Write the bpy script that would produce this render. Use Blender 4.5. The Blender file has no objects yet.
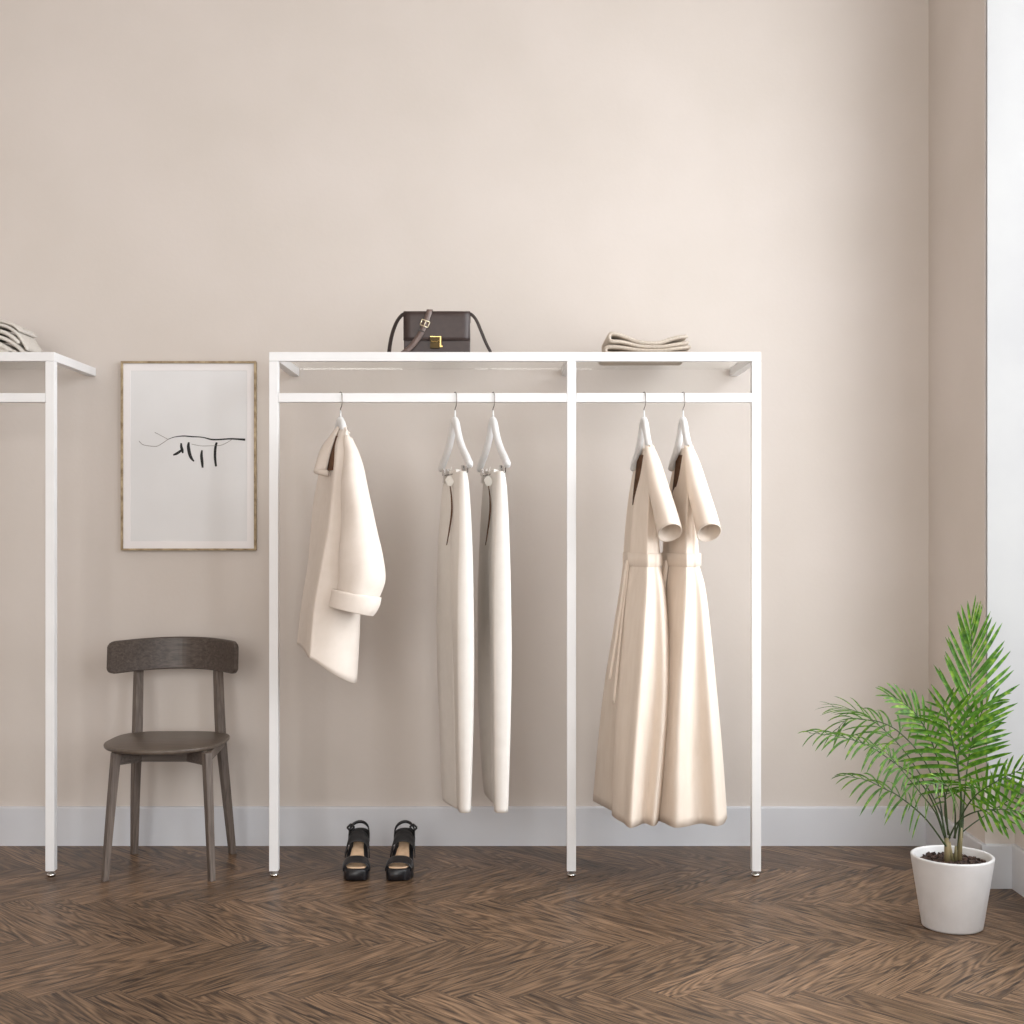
import bpy, bmesh, math, random
from mathutils import Vector, Matrix
random.seed(7)
S = bpy.context.scene
COL = S.collection
F = 1300.0          # focal length in pixels of the 1024 frame
CX, CY = 507.0, 526.0
HC = 1.242          # camera height
PI = math.pi

# ------------------------------------------------------------------ helpers
def X(px, Y): return (px - CX) / F * Y
def Z(py, Y): return HC - (py - CY) / F * Y
def P(px, py, Y): return Vector((X(px, Y), Y, Z(py, Y)))

def link(name, bm, mat, parent=None, smooth=True, solid=0.0, bevel=0.0, sub=0, angle=None):
    me = bpy.data.meshes.new(name)
    bmesh.ops.recalc_face_normals(bm, faces=bm.faces)
    bm.to_mesh(me); bm.free()
    mats = mat if isinstance(mat, (list, tuple)) else [mat]
    for m in mats: me.materials.append(m)
    for p in me.polygons: p.use_smooth = smooth
    o = bpy.data.objects.new(name, me); COL.objects.link(o)
    if parent is not None:
        o.parent = parent
        o.matrix_parent_inverse = Matrix.Translation(-parent.location) if not parent.parent else Matrix.Identity(4)
    if sub:
        m = o.modifiers.new('sub', 'SUBSURF'); m.levels = sub; m.render_levels = sub
    if solid:
        m = o.modifiers.new('solid', 'SOLIDIFY'); m.thickness = solid; m.offset = 0
    if bevel:
        m = o.modifiers.new('bevel', 'BEVEL'); m.width = bevel; m.segments = 2; m.limit_method = 'ANGLE'; m.angle_limit = math.radians(40)
        m.harden_normals = True
    return o
def top(o):
    while o.parent: o = o.parent
    return o
def tag(o, label=None, cat=None, group=None, kind=None):
    if label: o['label'] = label
    if cat: o['category'] = cat
    if group: o['group'] = group
    if kind: o['kind'] = kind
    return o
def thing(name, loc, label, cat, group=None):
    o = bpy.data.objects.new(name, None); COL.objects.link(o)
    o.empty_display_size = .05
    o.location = Vector(loc)
    return tag(o, label, cat, group)

def box(bm, x0, x1, y0, y1, z0, z1):
    v = [bm.verts.new((x, y, z)) for z in (z0, z1) for y in (y0, y1) for x in (x0, x1)]
    for f in ((0,1,3,2),(4,6,7,5),(0,4,5,1),(2,3,7,6),(0,2,6,4),(1,5,7,3)):
        bm.faces.new([v[i] for i in f])
def BOX(*a):
    bm = bmesh.new(); box(bm, *a); return bm
def loft(bm, rings, cap0=True, cap1=True, closed=True):
    vr = [[bm.verts.new(p) for p in r] for r in rings]
    n = len(rings[0])
    for a, b in zip(vr[:-1], vr[1:]):
        for i in range(n if closed else n - 1):
            j = (i + 1) % n
            bm.faces.new((a[i], a[j], b[j], b[i]))
    if closed:
        if cap0: bm.faces.new(vr[0][::-1])
        if cap1: bm.faces.new(vr[-1])
    return vr
def cr(p0, p1, p2, p3, t):
    return 0.5 * ((2*p1) + (p2-p0)*t + (2*p0-5*p1+4*p2-p3)*t*t + (3*p1-p0-3*p2+p3)*t**3)
def spline(pts, sub):
    """open Catmull-Rom through pts (vectors or floats)"""
    out = []; n = len(pts)
    for i in range(n - 1):
        p1, p2 = pts[i], pts[i+1]
        p0 = pts[i-1] if i > 0 else p1 + (p1 - p2)
        p3 = pts[i+2] if i + 2 < n else p2 + (p2 - p1)
        for k in range(sub): out.append(cr(p0, p1, p2, p3, k / sub))
    out.append(pts[-1]); return out
def cspline(pts, sub):
    n = len(pts); out = []
    for i in range(n):
        for k in range(sub):
            out.append(cr(pts[i-1], pts[i], pts[(i+1) % n], pts[(i+2) % n], k / sub))
    return out
def tube(bm, pts, r, seg=8, cap=True):
    """round tube along points; r number or list"""
    n = len(pts); rs = r if isinstance(r, (list, tuple)) else [r]*n
    rings = []; ref = None
    for i, p in enumerate(pts):
        t = (pts[min(i+1, n-1)] - pts[max(i-1, 0)]).normalized()
        if ref is None:
            ref = Vector((0,0,1)) if abs(t.z) < .9 else Vector((1,0,0))
        a = (ref - t*ref.dot(t)).normalized(); b = t.cross(a); ref = a
        rings.append([p + (a*math.cos(q) + b*math.sin(q))*rs[i] for q in [2*PI*k/seg for k in range(seg)]])
    loft(bm, rings, cap, cap)
def ribbon(bm, pts, nrm, w, t):
    """flat strap: width w (number or list) along side vector, thickness t along nrm"""
    n = len(pts); rings = []
    for i, p in enumerate(pts):
        tg = (pts[min(i+1, n-1)] - pts[max(i-1, 0)]).normalized()
        nn = nrm[i] if isinstance(nrm, list) else nrm
        nn = (nn - tg*nn.dot(tg)).normalized(); s = tg.cross(nn)
        ww = w[i] if isinstance(w, list) else w
        rings.append([p + s*ww/2 + nn*t/2, p + s*ww/2 - nn*t/2, p - s*ww/2 - nn*t/2, p - s*ww/2 + nn*t/2])
    loft(bm, rings)
def lathe(bm, prof, c, seg=48):
    rings = [[Vector((c[0] + r*math.cos(2*PI*k/seg), c[1] + r*math.sin(2*PI*k/seg), c[2] + z)) for k in range(seg)] for r, z in prof]
    loft(bm, rings)
def prism(bm, poly, axis_pts):
    """extrude a polygon (list of Vectors) along vector"""
    a = [bm.verts.new(p) for p in poly]; b = [bm.verts.new(p + axis_pts) for p in poly]
    n = len(a)
    bm.faces.new(a[::-1]); bm.faces.new(b)
    for i in range(n): bm.faces.new((a[i], a[(i+1) % n], b[(i+1) % n], b[i]))
def garment_rings(levels, Yr, csub=6, lsub=6):
    """levels: (py, [(px, dY[, dpy]), ...]); constant height per ring, smooth between"""
    rings = []
    for py, pts in levels:
        vs = []
        for q in pts:
            Y = Yr + q[1]; d = q[2] if len(q) > 2 else 0
            vs.append(Vector((X(q[0], Y), Y, Z(py + d, Yr))))
        rings.append(cspline(vs, csub))
    n = len(rings[0])
    cols = [spline([r[i] for r in rings], lsub) for i in range(n)]
    return [[c[k] for c in cols] for k in range(len(cols[0]))]

# ------------------------------------------------------------------ materials
def new_mat(name):
    m = bpy.data.materials.new(name); m.use_nodes = True
    nt = m.node_tree; b = nt.nodes['Principled BSDF']
    return m, nt, b
def lin(c):
    return tuple(((v/255)/12.92 if v/255 <= .04045 else ((v/255+.055)/1.055)**2.4) for v in c) + (1,)
def noise_mat(name, c1, c2, scale=20, rough=.6, bump=0, bscale=None, detail=4, stretch=(1,1,1), metal=0, spec=.5, coords='Object', bdist=.002, sheen=0):
    m, nt, b = new_mat(name); N = nt.nodes; L = nt.links
    tc = N.new('ShaderNodeTexCoord'); mp = N.new('ShaderNodeMapping'); mp.inputs['Scale'].default_value = stretch
    L.new(tc.outputs[coords], mp.inputs[0])
    no = N.new('ShaderNodeTexNoise'); no.inputs['Scale'].default_value = scale; no.inputs['Detail'].default_value = detail
    L.new(mp.outputs[0], no.inputs['Vector'])
    r = N.new('ShaderNodeValToRGB'); r.color_ramp.elements[0].position = .32; r.color_ramp.elements[1].position = .68
    r.color_ramp.elements[0].color = lin(c1); r.color_ramp.elements[1].color = lin(c2)
    L.new(no.outputs[0], r.inputs[0]); L.new(r.outputs[0], b.inputs['Base Color'])
    b.inputs['Roughness'].default_value = rough; b.inputs['Metallic'].default_value = metal
    b.inputs['Specular IOR Level'].default_value = spec
    if sheen: b.inputs['Sheen Weight'].default_value = sheen
    if bump:
        n2 = N.new('ShaderNodeTexNoise'); n2.inputs['Scale'].default_value = bscale or scale*4; n2.inputs['Detail'].default_value = 6
        L.new(mp.outputs[0], n2.inputs['Vector'])
        bp = N.new('ShaderNodeBump'); bp.inputs['Strength'].default_value = bump; bp.inputs['Distance'].default_value = bdist
        L.new(n2.outputs[0], bp.inputs['Height']); L.new(bp.outputs[0], b.inputs['Normal'])
    return m
M = {}
M['wall'] = noise_mat('limewash_wall', (208,200,193), (213,205,199), 2.2, .9, .2, 60, 6, spec=.15)
M['white_wall'] = noise_mat('white_wall', (196,184,174), (204,193,184), 2, .9, .1, 60, spec=.2)
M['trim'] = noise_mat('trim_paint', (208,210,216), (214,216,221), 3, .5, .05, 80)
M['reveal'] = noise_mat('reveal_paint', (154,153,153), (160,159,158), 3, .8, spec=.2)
M['rack'] = noise_mat('white_powder_coat', (228,228,229), (233,233,234), 8, .4, .05, 300)
M['chrome'] = noise_mat('chrome', (200,198,195), (225,223,220), 8, .15, metal=1)
M['steel'] = noise_mat('steel_wire', (120,112,106), (150,142,135), 8, .3, metal=1)
M['gold'] = noise_mat('brass', (205,175,110), (225,195,130), 30, .22, metal=1)
M['darkgold'] = noise_mat('aged_brass', (52,42,24), (70,56,30), 40, .35, metal=.8)
M['palegold'] = noise_mat('pale_brass', (225,210,180), (240,228,200), 30, .3, metal=.7)
M['leather'] = noise_mat('brown_leather', (52,38,36), (60,45,42), 60, .42, .3, 400, bdist=.0006)
M['leather_dark'] = noise_mat('dark_brown_leather', (42,32,30), (50,39,36), 60, .45, .3, 400, bdist=.0006)
M['leather_pale'] = noise_mat('worn_leather', (98,82,77), (116,99,93), 60, .35, .3, 400, bdist=.0006)  # paler brown for the strap length crossing the front
M['coat'] = noise_mat('cream_wool', (230,220,210), (234,224,215), 30, .95, .2, 700, spec=.15, bdist=.0012)
M['trouser'] = noise_mat('ivory_cotton', (228,223,217), (232,227,221), 30, .9, .15, 500, spec=.15, bdist=.001)
M['dress'] = noise_mat('sand_linen', (230,216,202), (235,222,209), 40, .9, .15, 500, stretch=(1,1,.25), spec=.15, bdist=.001)
M['lining'] = noise_mat('brown_lining', (92,66,50), (108,80,62), 40, .9, spec=.1)  # dark brown put in as shade inside garment openings
M['hanger'] = noise_mat('white_hanger', (222,222,222), (226,226,226), 20, .5)
M['tagpaper'] = noise_mat('tag_paper', (230,228,222), (238,236,231), 50, .8)
M['knit'] = noise_mat('oat_knit', (190,177,163), (204,192,179), 130, .95, .7, 500, spec=.1, bdist=.002)
M['knit_top'] = noise_mat('pale_oat_knit', (196,184,170), (209,198,186), 130, .95, .7, 500, spec=.1, bdist=.002)
M['knit_pale'] = noise_mat('stone_knit', (204,198,190), (215,210,203), 130, .95, .7, 500, spec=.1, bdist=.002)
M['shoe'] = noise_mat('black_leather', (22,22,25), (32,32,36), 60, .32, .2, 300, bdist=.0006)
M['shoe_suede'] = noise_mat('black_nubuck', (24,24,26), (36,36,38), 120, .6, .3, 400, bdist=.0006)
M['insole'] = noise_mat('tan_insole', (205,172,140), (222,192,160), 40, .6)
M['pot'] = noise_mat('white_ceramic', (205,203,203), (213,211,211), 12, .45, .08, 120)
M['soil'] = noise_mat('bark_soil', (28,20,17), (92,70,60), 70, .95, 1.0, 90, bdist=.006)
M['paper'] = noise_mat('print_paper', (222,222,223), (226,226,227), 4, .7)
M['mat'] = noise_mat('passepartout', (234,231,232), (238,235,235), 4, .7)
M['ink'] = noise_mat('ink', (18,18,18), (30,30,30), 50, .7)
M['pencil'] = noise_mat('grey_ink', (120,116,113), (160,156,152), 50, .7)
M['oakframe'] = noise_mat('rustic_oak', (128,108,78), (186,166,134), 40, .6, .3, 200, stretch=(1,1,1))
M['stem'] = noise_mat('palm_stem', (32,48,26), (60,78,40), 30, .45)
M['cane'] = noise_mat('palm_cane', (84,84,52), (150,132,98), 25, .6, stretch=(1,1,.3))
M['ceiling'] = noise_mat('ceiling_paint', (206,198,189), (212,204,196), 2, .9)

def leaf_mat():
    m, nt, b = new_mat('palm_leaf'); N = nt.nodes; L = nt.links
    tc = N.new('ShaderNodeTexCoord'); no = N.new('ShaderNodeTexNoise'); no.inputs['Scale'].default_value = 55; no.inputs['Detail'].default_value = 5
    L.new(tc.outputs['Object'], no.inputs['Vector'])
    r = N.new('ShaderNodeValToRGB'); e = r.color_ramp.elements
    e[0].position = .3; e[0].color = lin((40,74,18)); e[1].position = .75; e[1].color = lin((138,164,54))
    x = e.new(.52); x.color = lin((74,118,30))
    L.new(no.outputs[0], r.inputs[0]); L.new(r.outputs[0], b.inputs['Base Color'])
    b.inputs['Roughness'].default_value = .5; b.inputs['Specular IOR Level'].default_value = .3
    tr = N.new('ShaderNodeBsdfTranslucent'); L.new(r.outputs[0], tr.inputs[0])
    mx = N.new('ShaderNodeMixShader'); mx.inputs[0].default_value = .3
    L.new(b.outputs[0], mx.inputs[1]); L.new(tr.outputs[0], mx.inputs[2])
    L.new(mx.outputs[0], N['Material Output'].inputs[0])
    return m
M['leaf'] = leaf_mat()

def glass_mat():
    m, nt, b = new_mat('clear_glass'); N = nt.nodes; L = nt.links
    t = N.new('ShaderNodeBsdfTransparent'); t.inputs[0].default_value = (.985,.99,.985,1)
    g = N.new('ShaderNodeBsdfGlossy'); g.inputs['Roughness'].default_value = .03
    mx = N.new('ShaderNodeMixShader'); mx.inputs[0].default_value = .05; L.new(t.outputs[0], mx.inputs[1]); L.new(g.outputs[0], mx.inputs[2])
    L.new(mx.outputs[0], N['Material Output'].inputs[0]); N.remove(b)
    return m
M['glass'] = glass_mat()

def wood_mat(name, dark, mid, light, uv=None, stretch=(3,40,40), rough=.45):
    m, nt, b = new_mat(name); N = nt.nodes; L = nt.links
    tc = N.new('ShaderNodeTexCoord'); mp = N.new('ShaderNodeMapping'); mp.inputs['Scale'].default_value = stretch
    L.new(tc.outputs['Object'], mp.inputs[0])
    no = N.new('ShaderNodeTexNoise'); no.inputs['Scale'].default_value = 3.0; no.inputs['Detail'].default_value = 8; no.inputs['Distortion'].default_value = .6
    L.new(mp.outputs[0], no.inputs['Vector'])
    r = N.new('ShaderNodeValToRGB'); e = r.color_ramp.elements
    e[0].position = .3; e[0].color = lin(dark); e[1].position = .72; e[1].color = lin(light); q = e.new(.5); q.color = lin(mid)
    L.new(no.outputs[0], r.inputs[0]); L.new(r.outputs[0], b.inputs['Base Color'])
    b.inputs['Roughness'].default_value = rough
    bp = N.new('ShaderNodeBump'); bp.inputs['Strength'].default_value = .25; bp.inputs['Distance'].default_value = .001
    L.new(no.outputs[0], bp.inputs['Height']); L.new(bp.outputs[0], b.inputs['Normal'])
    return m
M['chair_x'] = wood_mat('smoked_oak_across', (62,53,48), (80,70,64), (97,86,79), stretch=(3,45,45), rough=.4)
M['chair_z'] = wood_mat('smoked_oak_upright', (80,70,64), (100,89,82), (118,107,98), stretch=(45,45,3), rough=.45)
M['chair_seat'] = wood_mat('smoked_oak_seat', (80,70,62), (95,84,75), (108,97,88), stretch=(3,40,40), rough=.38)

def floor_mat():
    m, nt, b = new_mat('herringbone_oak'); N = nt.nodes; L = nt.links
    uv = N.new('ShaderNodeUVMap'); uv.uv_map = 'grain'
    ue = N.new('ShaderNodeUVMap'); ue.uv_map = 'edge'
    at = N.new('ShaderNodeAttribute'); at.attribute_name = 'plank'
    def noise(scale, st, detail=6, dist=0.0, w=None):
        mp = N.new('ShaderNodeMapping'); mp.inputs['Scale'].default_value = st; L.new(uv.outputs[0], mp.inputs[0])
        n = N.new('ShaderNodeTexNoise'); n.inputs['Scale'].default_value = scale; n.inputs['Detail'].default_value = detail; n.inputs['Distortion'].default_value = dist
        L.new(mp.outputs[0], n.inputs['Vector']); return n
    def math_(op, a, bb=None, c=None):
        n = N.new('ShaderNodeMath'); n.operation = op
        for i, q in enumerate((a, bb, c)):
            if q is None: continue
            if isinstance(q, (int, float)): n.inputs[i].default_value = q
            else: L.new(q, n.inputs[i])
        return n.outputs[0]
    # cathedral figure: growth rings = contour lines of a stretched noise field
    field = noise(1.0, (1.3, 10, 1), 1.5, .2)
    rings = math_('SINE', math_('MULTIPLY', field.outputs[0], 120.0))
    fine = noise(1.0, (7, 190, 1), 5)
    gash = noise(1.0, (5, 80, 1), 3, .15)
    v = math_('ADD', math_('MULTIPLY', rings, .085), math_('MULTIPLY', fine.outputs[0], .68))
    r = N.new('ShaderNodeValToRGB'); e = r.color_ramp.elements
    e[0].position = .16; e[0].color = lin((62,48,38)); e[1].position = .54; e[1].color = lin((152,123,96))
    q = e.new(.34); q.color = lin((112,89,69))
    L.new(v, r.inputs[0])
    gr = N.new('ShaderNodeValToRGB'); ge = gr.color_ramp.elements
    ge[0].position = .60; ge[0].color = (0,0,0,1); ge[1].position = .645; ge[1].color = (1,1,1,1)
    L.new(gash.outputs[0], gr.inputs[0])
    mx = N.new('ShaderNodeMix'); mx.data_type = 'RGBA'; L.new(math_('MULTIPLY', gr.outputs[0], .85), mx.inputs[0])
    L.new(r.outputs[0], mx.inputs[6]); mx.inputs[7].default_value = lin((40,33,30))
    # tone per plank
    hs = N.new('ShaderNodeHueSaturation'); L.new(mx.outputs[2], hs.inputs['Color'])
    L.new(math_('MULTIPLY_ADD', at.outputs['Fac'], .46, .64), hs.inputs['Value'])
    hs.inputs['Saturation'].default_value = 1.0
    # seams
    sp = N.new('ShaderNodeSeparateXYZ'); L.new(ue.outputs[0], sp.inputs[0])
    def edge(o, width):
        d = math_('MINIMUM', o, math_('SUBTRACT', 1.0, o)); return math_('LESS_THAN', d, width)
    seam = math_('MAXIMUM', edge(sp.outputs[0], .0022), edge(sp.outputs[1], .013))
    m2 = N.new('ShaderNodeMix'); m2.data_type = 'RGBA'; L.new(math_('MULTIPLY', seam, .6), m2.inputs[0])
    L.new(hs.outputs[0], m2.inputs[6]); m2.inputs[7].default_value = lin((44,36,33))
    L.new(m2.outputs[2], b.inputs['Base Color'])
    L.new(math_('MULTIPLY_ADD', fine.outputs[0], .2, .27), b.inputs['Roughness'])
    b.inputs['Specular IOR Level'].default_value = .22
    bp = N.new('ShaderNodeBump'); bp.inputs['Strength'].default_value = .25; bp.inputs['Distance'].default_value = .0012
    L.new(math_('SUBTRACT', v, seam), bp.inputs['Height']); L.new(bp.outputs[0], b.inputs['Normal'])
    return m
M['floor'] = floor_mat()

# ------------------------------------------------------------------ the room
XL, XR, YF, YB, ZC = -3.62, 1.642, -2.6, 5.062, 3.62
YJ = 4.466          # where the right wall steps out into the window bay
XA = 1.745          # wall below the sill
XO = 2.02           # outer face of the window reveal
ZS, ZH = .352, 3.5

def build_floor():
    bm = bmesh.new(); ug = bm.loops.layers.uv.new('grain'); ue = bm.loops.layers.uv.new('edge')
    fl = bm.faces.layers.float.new('plank')
    n, W = 6, .1
    c, s = math.cos(-PI/4), math.sin(-PI/4)
    OX, OY = .02, 4.26
    x0, x1, y0, y1 = XL, XA, YF, YB
    def tr(a, b_):
        return Vector((OX + c*a - s*b_, OY + s*a + c*b_, 0))
    R = 90
    for i in range(-R, R):
        for j in range(-R, R):
            t = (i - j) % (2*n)
            if t == 0: a0, b0, la, lb = i, j, n, 1
            elif t == 2*n - 1: a0, b0, la, lb = i, j, 1, n
            else: continue
            q = [(a0, b0), (a0+la, b0), (a0+la, b0+lb), (a0, b0+lb)]
            pts = [tr(a*W, b_*W) for a, b_ in q]
            mx_ = [p.x for p in pts]; my_ = [p.y for p in pts]
            if max(mx_) < x0 or min(mx_) > x1 or max(my_) < y0 or min(my_) > y1: continue
            f = bm.faces.new([bm.verts.new(p) for p in pts])
            r1, r2 = random.random()*40, random.random()*40
            f[fl] = random.random()
            e = [(0,0),(1,0),(1,1),(0,1)]
            if lb > 1: e = [(0,0),(0,1),(1,1),(1,0)]
            for lp, (u, v) in zip(f.loops, e):
                lp[ue].uv = (u, v); lp[ug].uv = (u*.6 + r1, v*.1 + r2)
    for co, no in (((x0,0,0),(-1,0,0)), ((x1,0,0),(1,0,0)), ((0,y0,0),(0,-1,0)), ((0,y1,0),(0,1,0))):
        g = list(bm.verts) + list(bm.edges) + list(bm.faces)
        bmesh.ops.bisect_plane(bm, geom=g, plane_co=co, plane_no=no, clear_outer=True)
    o = link('floor', bm, M['floor'], smooth=False); return tag(o, kind='structure')
build_floor()
def struct(name, bm, mat, **k):
    return tag(link(name, bm, mat, smooth=False, **k), kind='structure')
struct('wall_back', BOX(XL-.1, XO, YB, YB+.12, 0, ZC), M['wall'])
struct('wall_left', BOX(XL-.12, XL, YF, YB, 0, ZC), M['white_wall'])
struct('ceiling', BOX(XL-.12, XO, YF-.12, YB+.12, ZC, ZC+.1), M['ceiling'])
# right wall: return, aprons under the windows, pier between the two bays, lintel
bm = bmesh.new()
WINS = [(YJ, 2.1), (1.3, -.9)]  # second bay is unseen, added to bring in more daylight
box(bm, XR, XO, YJ, YB, 0, ZC)
box(bm, XR, XO, WINS[1][0], WINS[0][1], 0, ZC)
box(bm, XR, XO, YF, WINS[1][1], 0, ZC)
for a, b_ in WINS:
    box(bm, XA, XO, b_, a, 0, ZS)
    box(bm, XR, XO, b_, a, ZH, ZC)
struct('wall_right', bm, M['wall'])
# white window linings (jambs), sill and window with frame and panes
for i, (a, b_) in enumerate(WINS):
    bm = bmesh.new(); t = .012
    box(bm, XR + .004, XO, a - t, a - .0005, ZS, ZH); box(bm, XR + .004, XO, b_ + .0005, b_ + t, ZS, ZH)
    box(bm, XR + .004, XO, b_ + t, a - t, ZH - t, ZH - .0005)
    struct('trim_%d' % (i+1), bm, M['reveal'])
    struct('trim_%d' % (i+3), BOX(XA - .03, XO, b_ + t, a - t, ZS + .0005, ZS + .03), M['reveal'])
    bm = bmesh.new(); fx0, fx1, z0, z1 = XO - .09, XO - .03, ZS + .031, ZH - t - .001
    ya, yb = a - t - .001, b_ + t + .001
    for (p, q, r_, s_) in ((ya-.06, ya, z0, z1), (yb, yb+.06, z0, z1), (yb+.06, ya-.06, z0, z0+.06), (yb+.06, ya-.06, z1-.06, z1),
                           ((ya+yb)/2-.03, (ya+yb)/2+.03, z0+.06, z1-.06)):
        box(bm, fx0, fx1, p, q, r_, s_)
    w = struct('window_%d' % (i+1), bm, M['trim'])
    bm = bmesh.new()
    box(bm, XO-.064, XO-.058, yb+.06, (ya+yb)/2-.03, z0+.06, z1-.06); box(bm, XO-.064, XO-.058, (ya+yb)/2+.03, ya-.06, z0+.06, z1-.06)
    link('pane', bm, M['glass'], w, smooth=False)
# wall behind the camera; its two tall windows are added for fill light
FILL_WINS = [(-2.9, -1.0), (-.5, 1.4)]
bm = bmesh.new(); y0, y1 = YF-.12, YF
xs = [XL-.12, FILL_WINS[0][0], FILL_WINS[0][1], FILL_WINS[1][0], FILL_WINS[1][1], XO]
box(bm, xs[0], xs[1], y0, y1, 0, ZC); box(bm, xs[2], xs[3], y0, y1, 0, ZC); box(bm, xs[4], xs[5], y0, y1, 0, ZC)
for a, b_ in FILL_WINS:
    box(bm, a, b_, y0, y1, 0, .5); box(bm, a, b_, y0, y1, 3.4, ZC)
struct('wall_front', bm, M['white_wall'])
for i, (a, b_) in enumerate(FILL_WINS):
    bm = bmesh.new()
    for (p, q, r_, s_) in ((a, a+.06, .5, 3.4), (b_-.06, b_, .5, 3.4), (a+.06, b_-.06, .5, .56), (a+.06, b_-.06, 3.34, 3.4), ((a+b_)/2-.03, (a+b_)/2+.03, .56, 3.34)):
        box(bm, p, q, YF-.09, YF-.04, r_, s_)
    w = struct('window_%d' % (i+3), bm, M['trim'])
    bm = bmesh.new(); box(bm, a+.06, (a+b_)/2-.03, YF-.068, YF-.062, .56, 3.34); box(bm, (a+b_)/2+.03, b_-.06, YF-.068, YF-.062, .56, 3.34)
    link('pane', bm, M['glass'], w, smooth=False)

# baseboards: plain board with a stepped top bead
def board(bm, p0, p1, inn, h=.151, t=.016):
    p0, p1, inn = Vector(p0), Vector(p1), Vector(inn)
    prof = [(0,0), (t,0), (t,h-.006), (t-.0015,h-.002), (t-.004,h), (0,h)]
    r = [[p + inn*a + Vector((0,0,z)) for a, z in prof] for p in (p0, p1)]
    loft(bm, r)
bm = bmesh.new(); board(bm, (XL, YB, 0), (XR, YB, 0), (0,-1,0)); struct('baseboard_back', bm, M['trim'])
bm = bmesh.new()
board(bm, (XR, YB-.016, 0), (XR, YJ-.016, 0), (-1,0,0)); board(bm, (XR-.016, YJ, 0), (XA, YJ, 0), (0,-1,0))
board(bm, (XA, YJ-.016, 0), (XA, WINS[0][1], 0), (-1,0,0))
struct('baseboard_right', bm, M['trim'])
bm = bmesh.new(); board(bm, (XL, YF, 0), (XL, YB-.016, 0), (1,0,0)); struct('baseboard_left', bm, M['trim'])

# ------------------------------------------------------------------ clothes racks
YP = 4.594; T = .032; ZT = 1.857; ZR = 1.712
YRAIL = YP + T/2
def make_rack(dx, label, grp):
    posts = [-.841, .212, .866]
    t = thing('clothes_rack', (dx + .03, 4.8, 0), label, 'clothes rack', grp)
    for x in posts:
        x += dx
        po = link('post', BOX(x, x+T, YP, YP+T, .021, ZT-T-.0004), M['rack'], t, smooth=False, bevel=.0015)
        bm = bmesh.new()
        lathe(bm, [(.0, 0), (.0125, 0), (.0155, .004), (.0155, .009), (.011, .013), (.007, .014), (.007, .021), (0, .021)], (x+T/2, YP+T/2, 0), 24)
        link('levelling_foot', bm, M['chrome'], po, smooth=True)
        link('shelf_bracket', BOX(x, x+T, YP+T+.0004, YB-.001, ZT-T, ZT), M['rack'], t, smooth=False, bevel=.0015)
    link('front_beam', BOX(posts[0]+dx, posts[2]+T+dx, YP, YP+T, ZT-T, ZT), M['rack'], t, smooth=False, bevel=.0015)
    for a, b_ in ((posts[0]+T, posts[1]), (posts[1]+T, posts[2])):
        link('hanging_rail', BOX(a+dx+.0004, b_+dx-.0004, YP, YP+T, ZR-T, ZR), M['rack'], t, smooth=False, bevel=.0015)
        link('glass_shelf', BOX(a+dx+.001, b_+dx-.001, YP+T+.001, YB-.003, ZT-.0065, ZT-.0005), M['glass'], t, smooth=False)
    return t
make_rack(0, 'white metal wall rack holding coat, trousers and dresses under a handbag', 'white clothes racks')
make_rack(-2.498, 'white metal wall rack at the left picture edge, left of the dark chair', 'white clothes racks')

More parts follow.
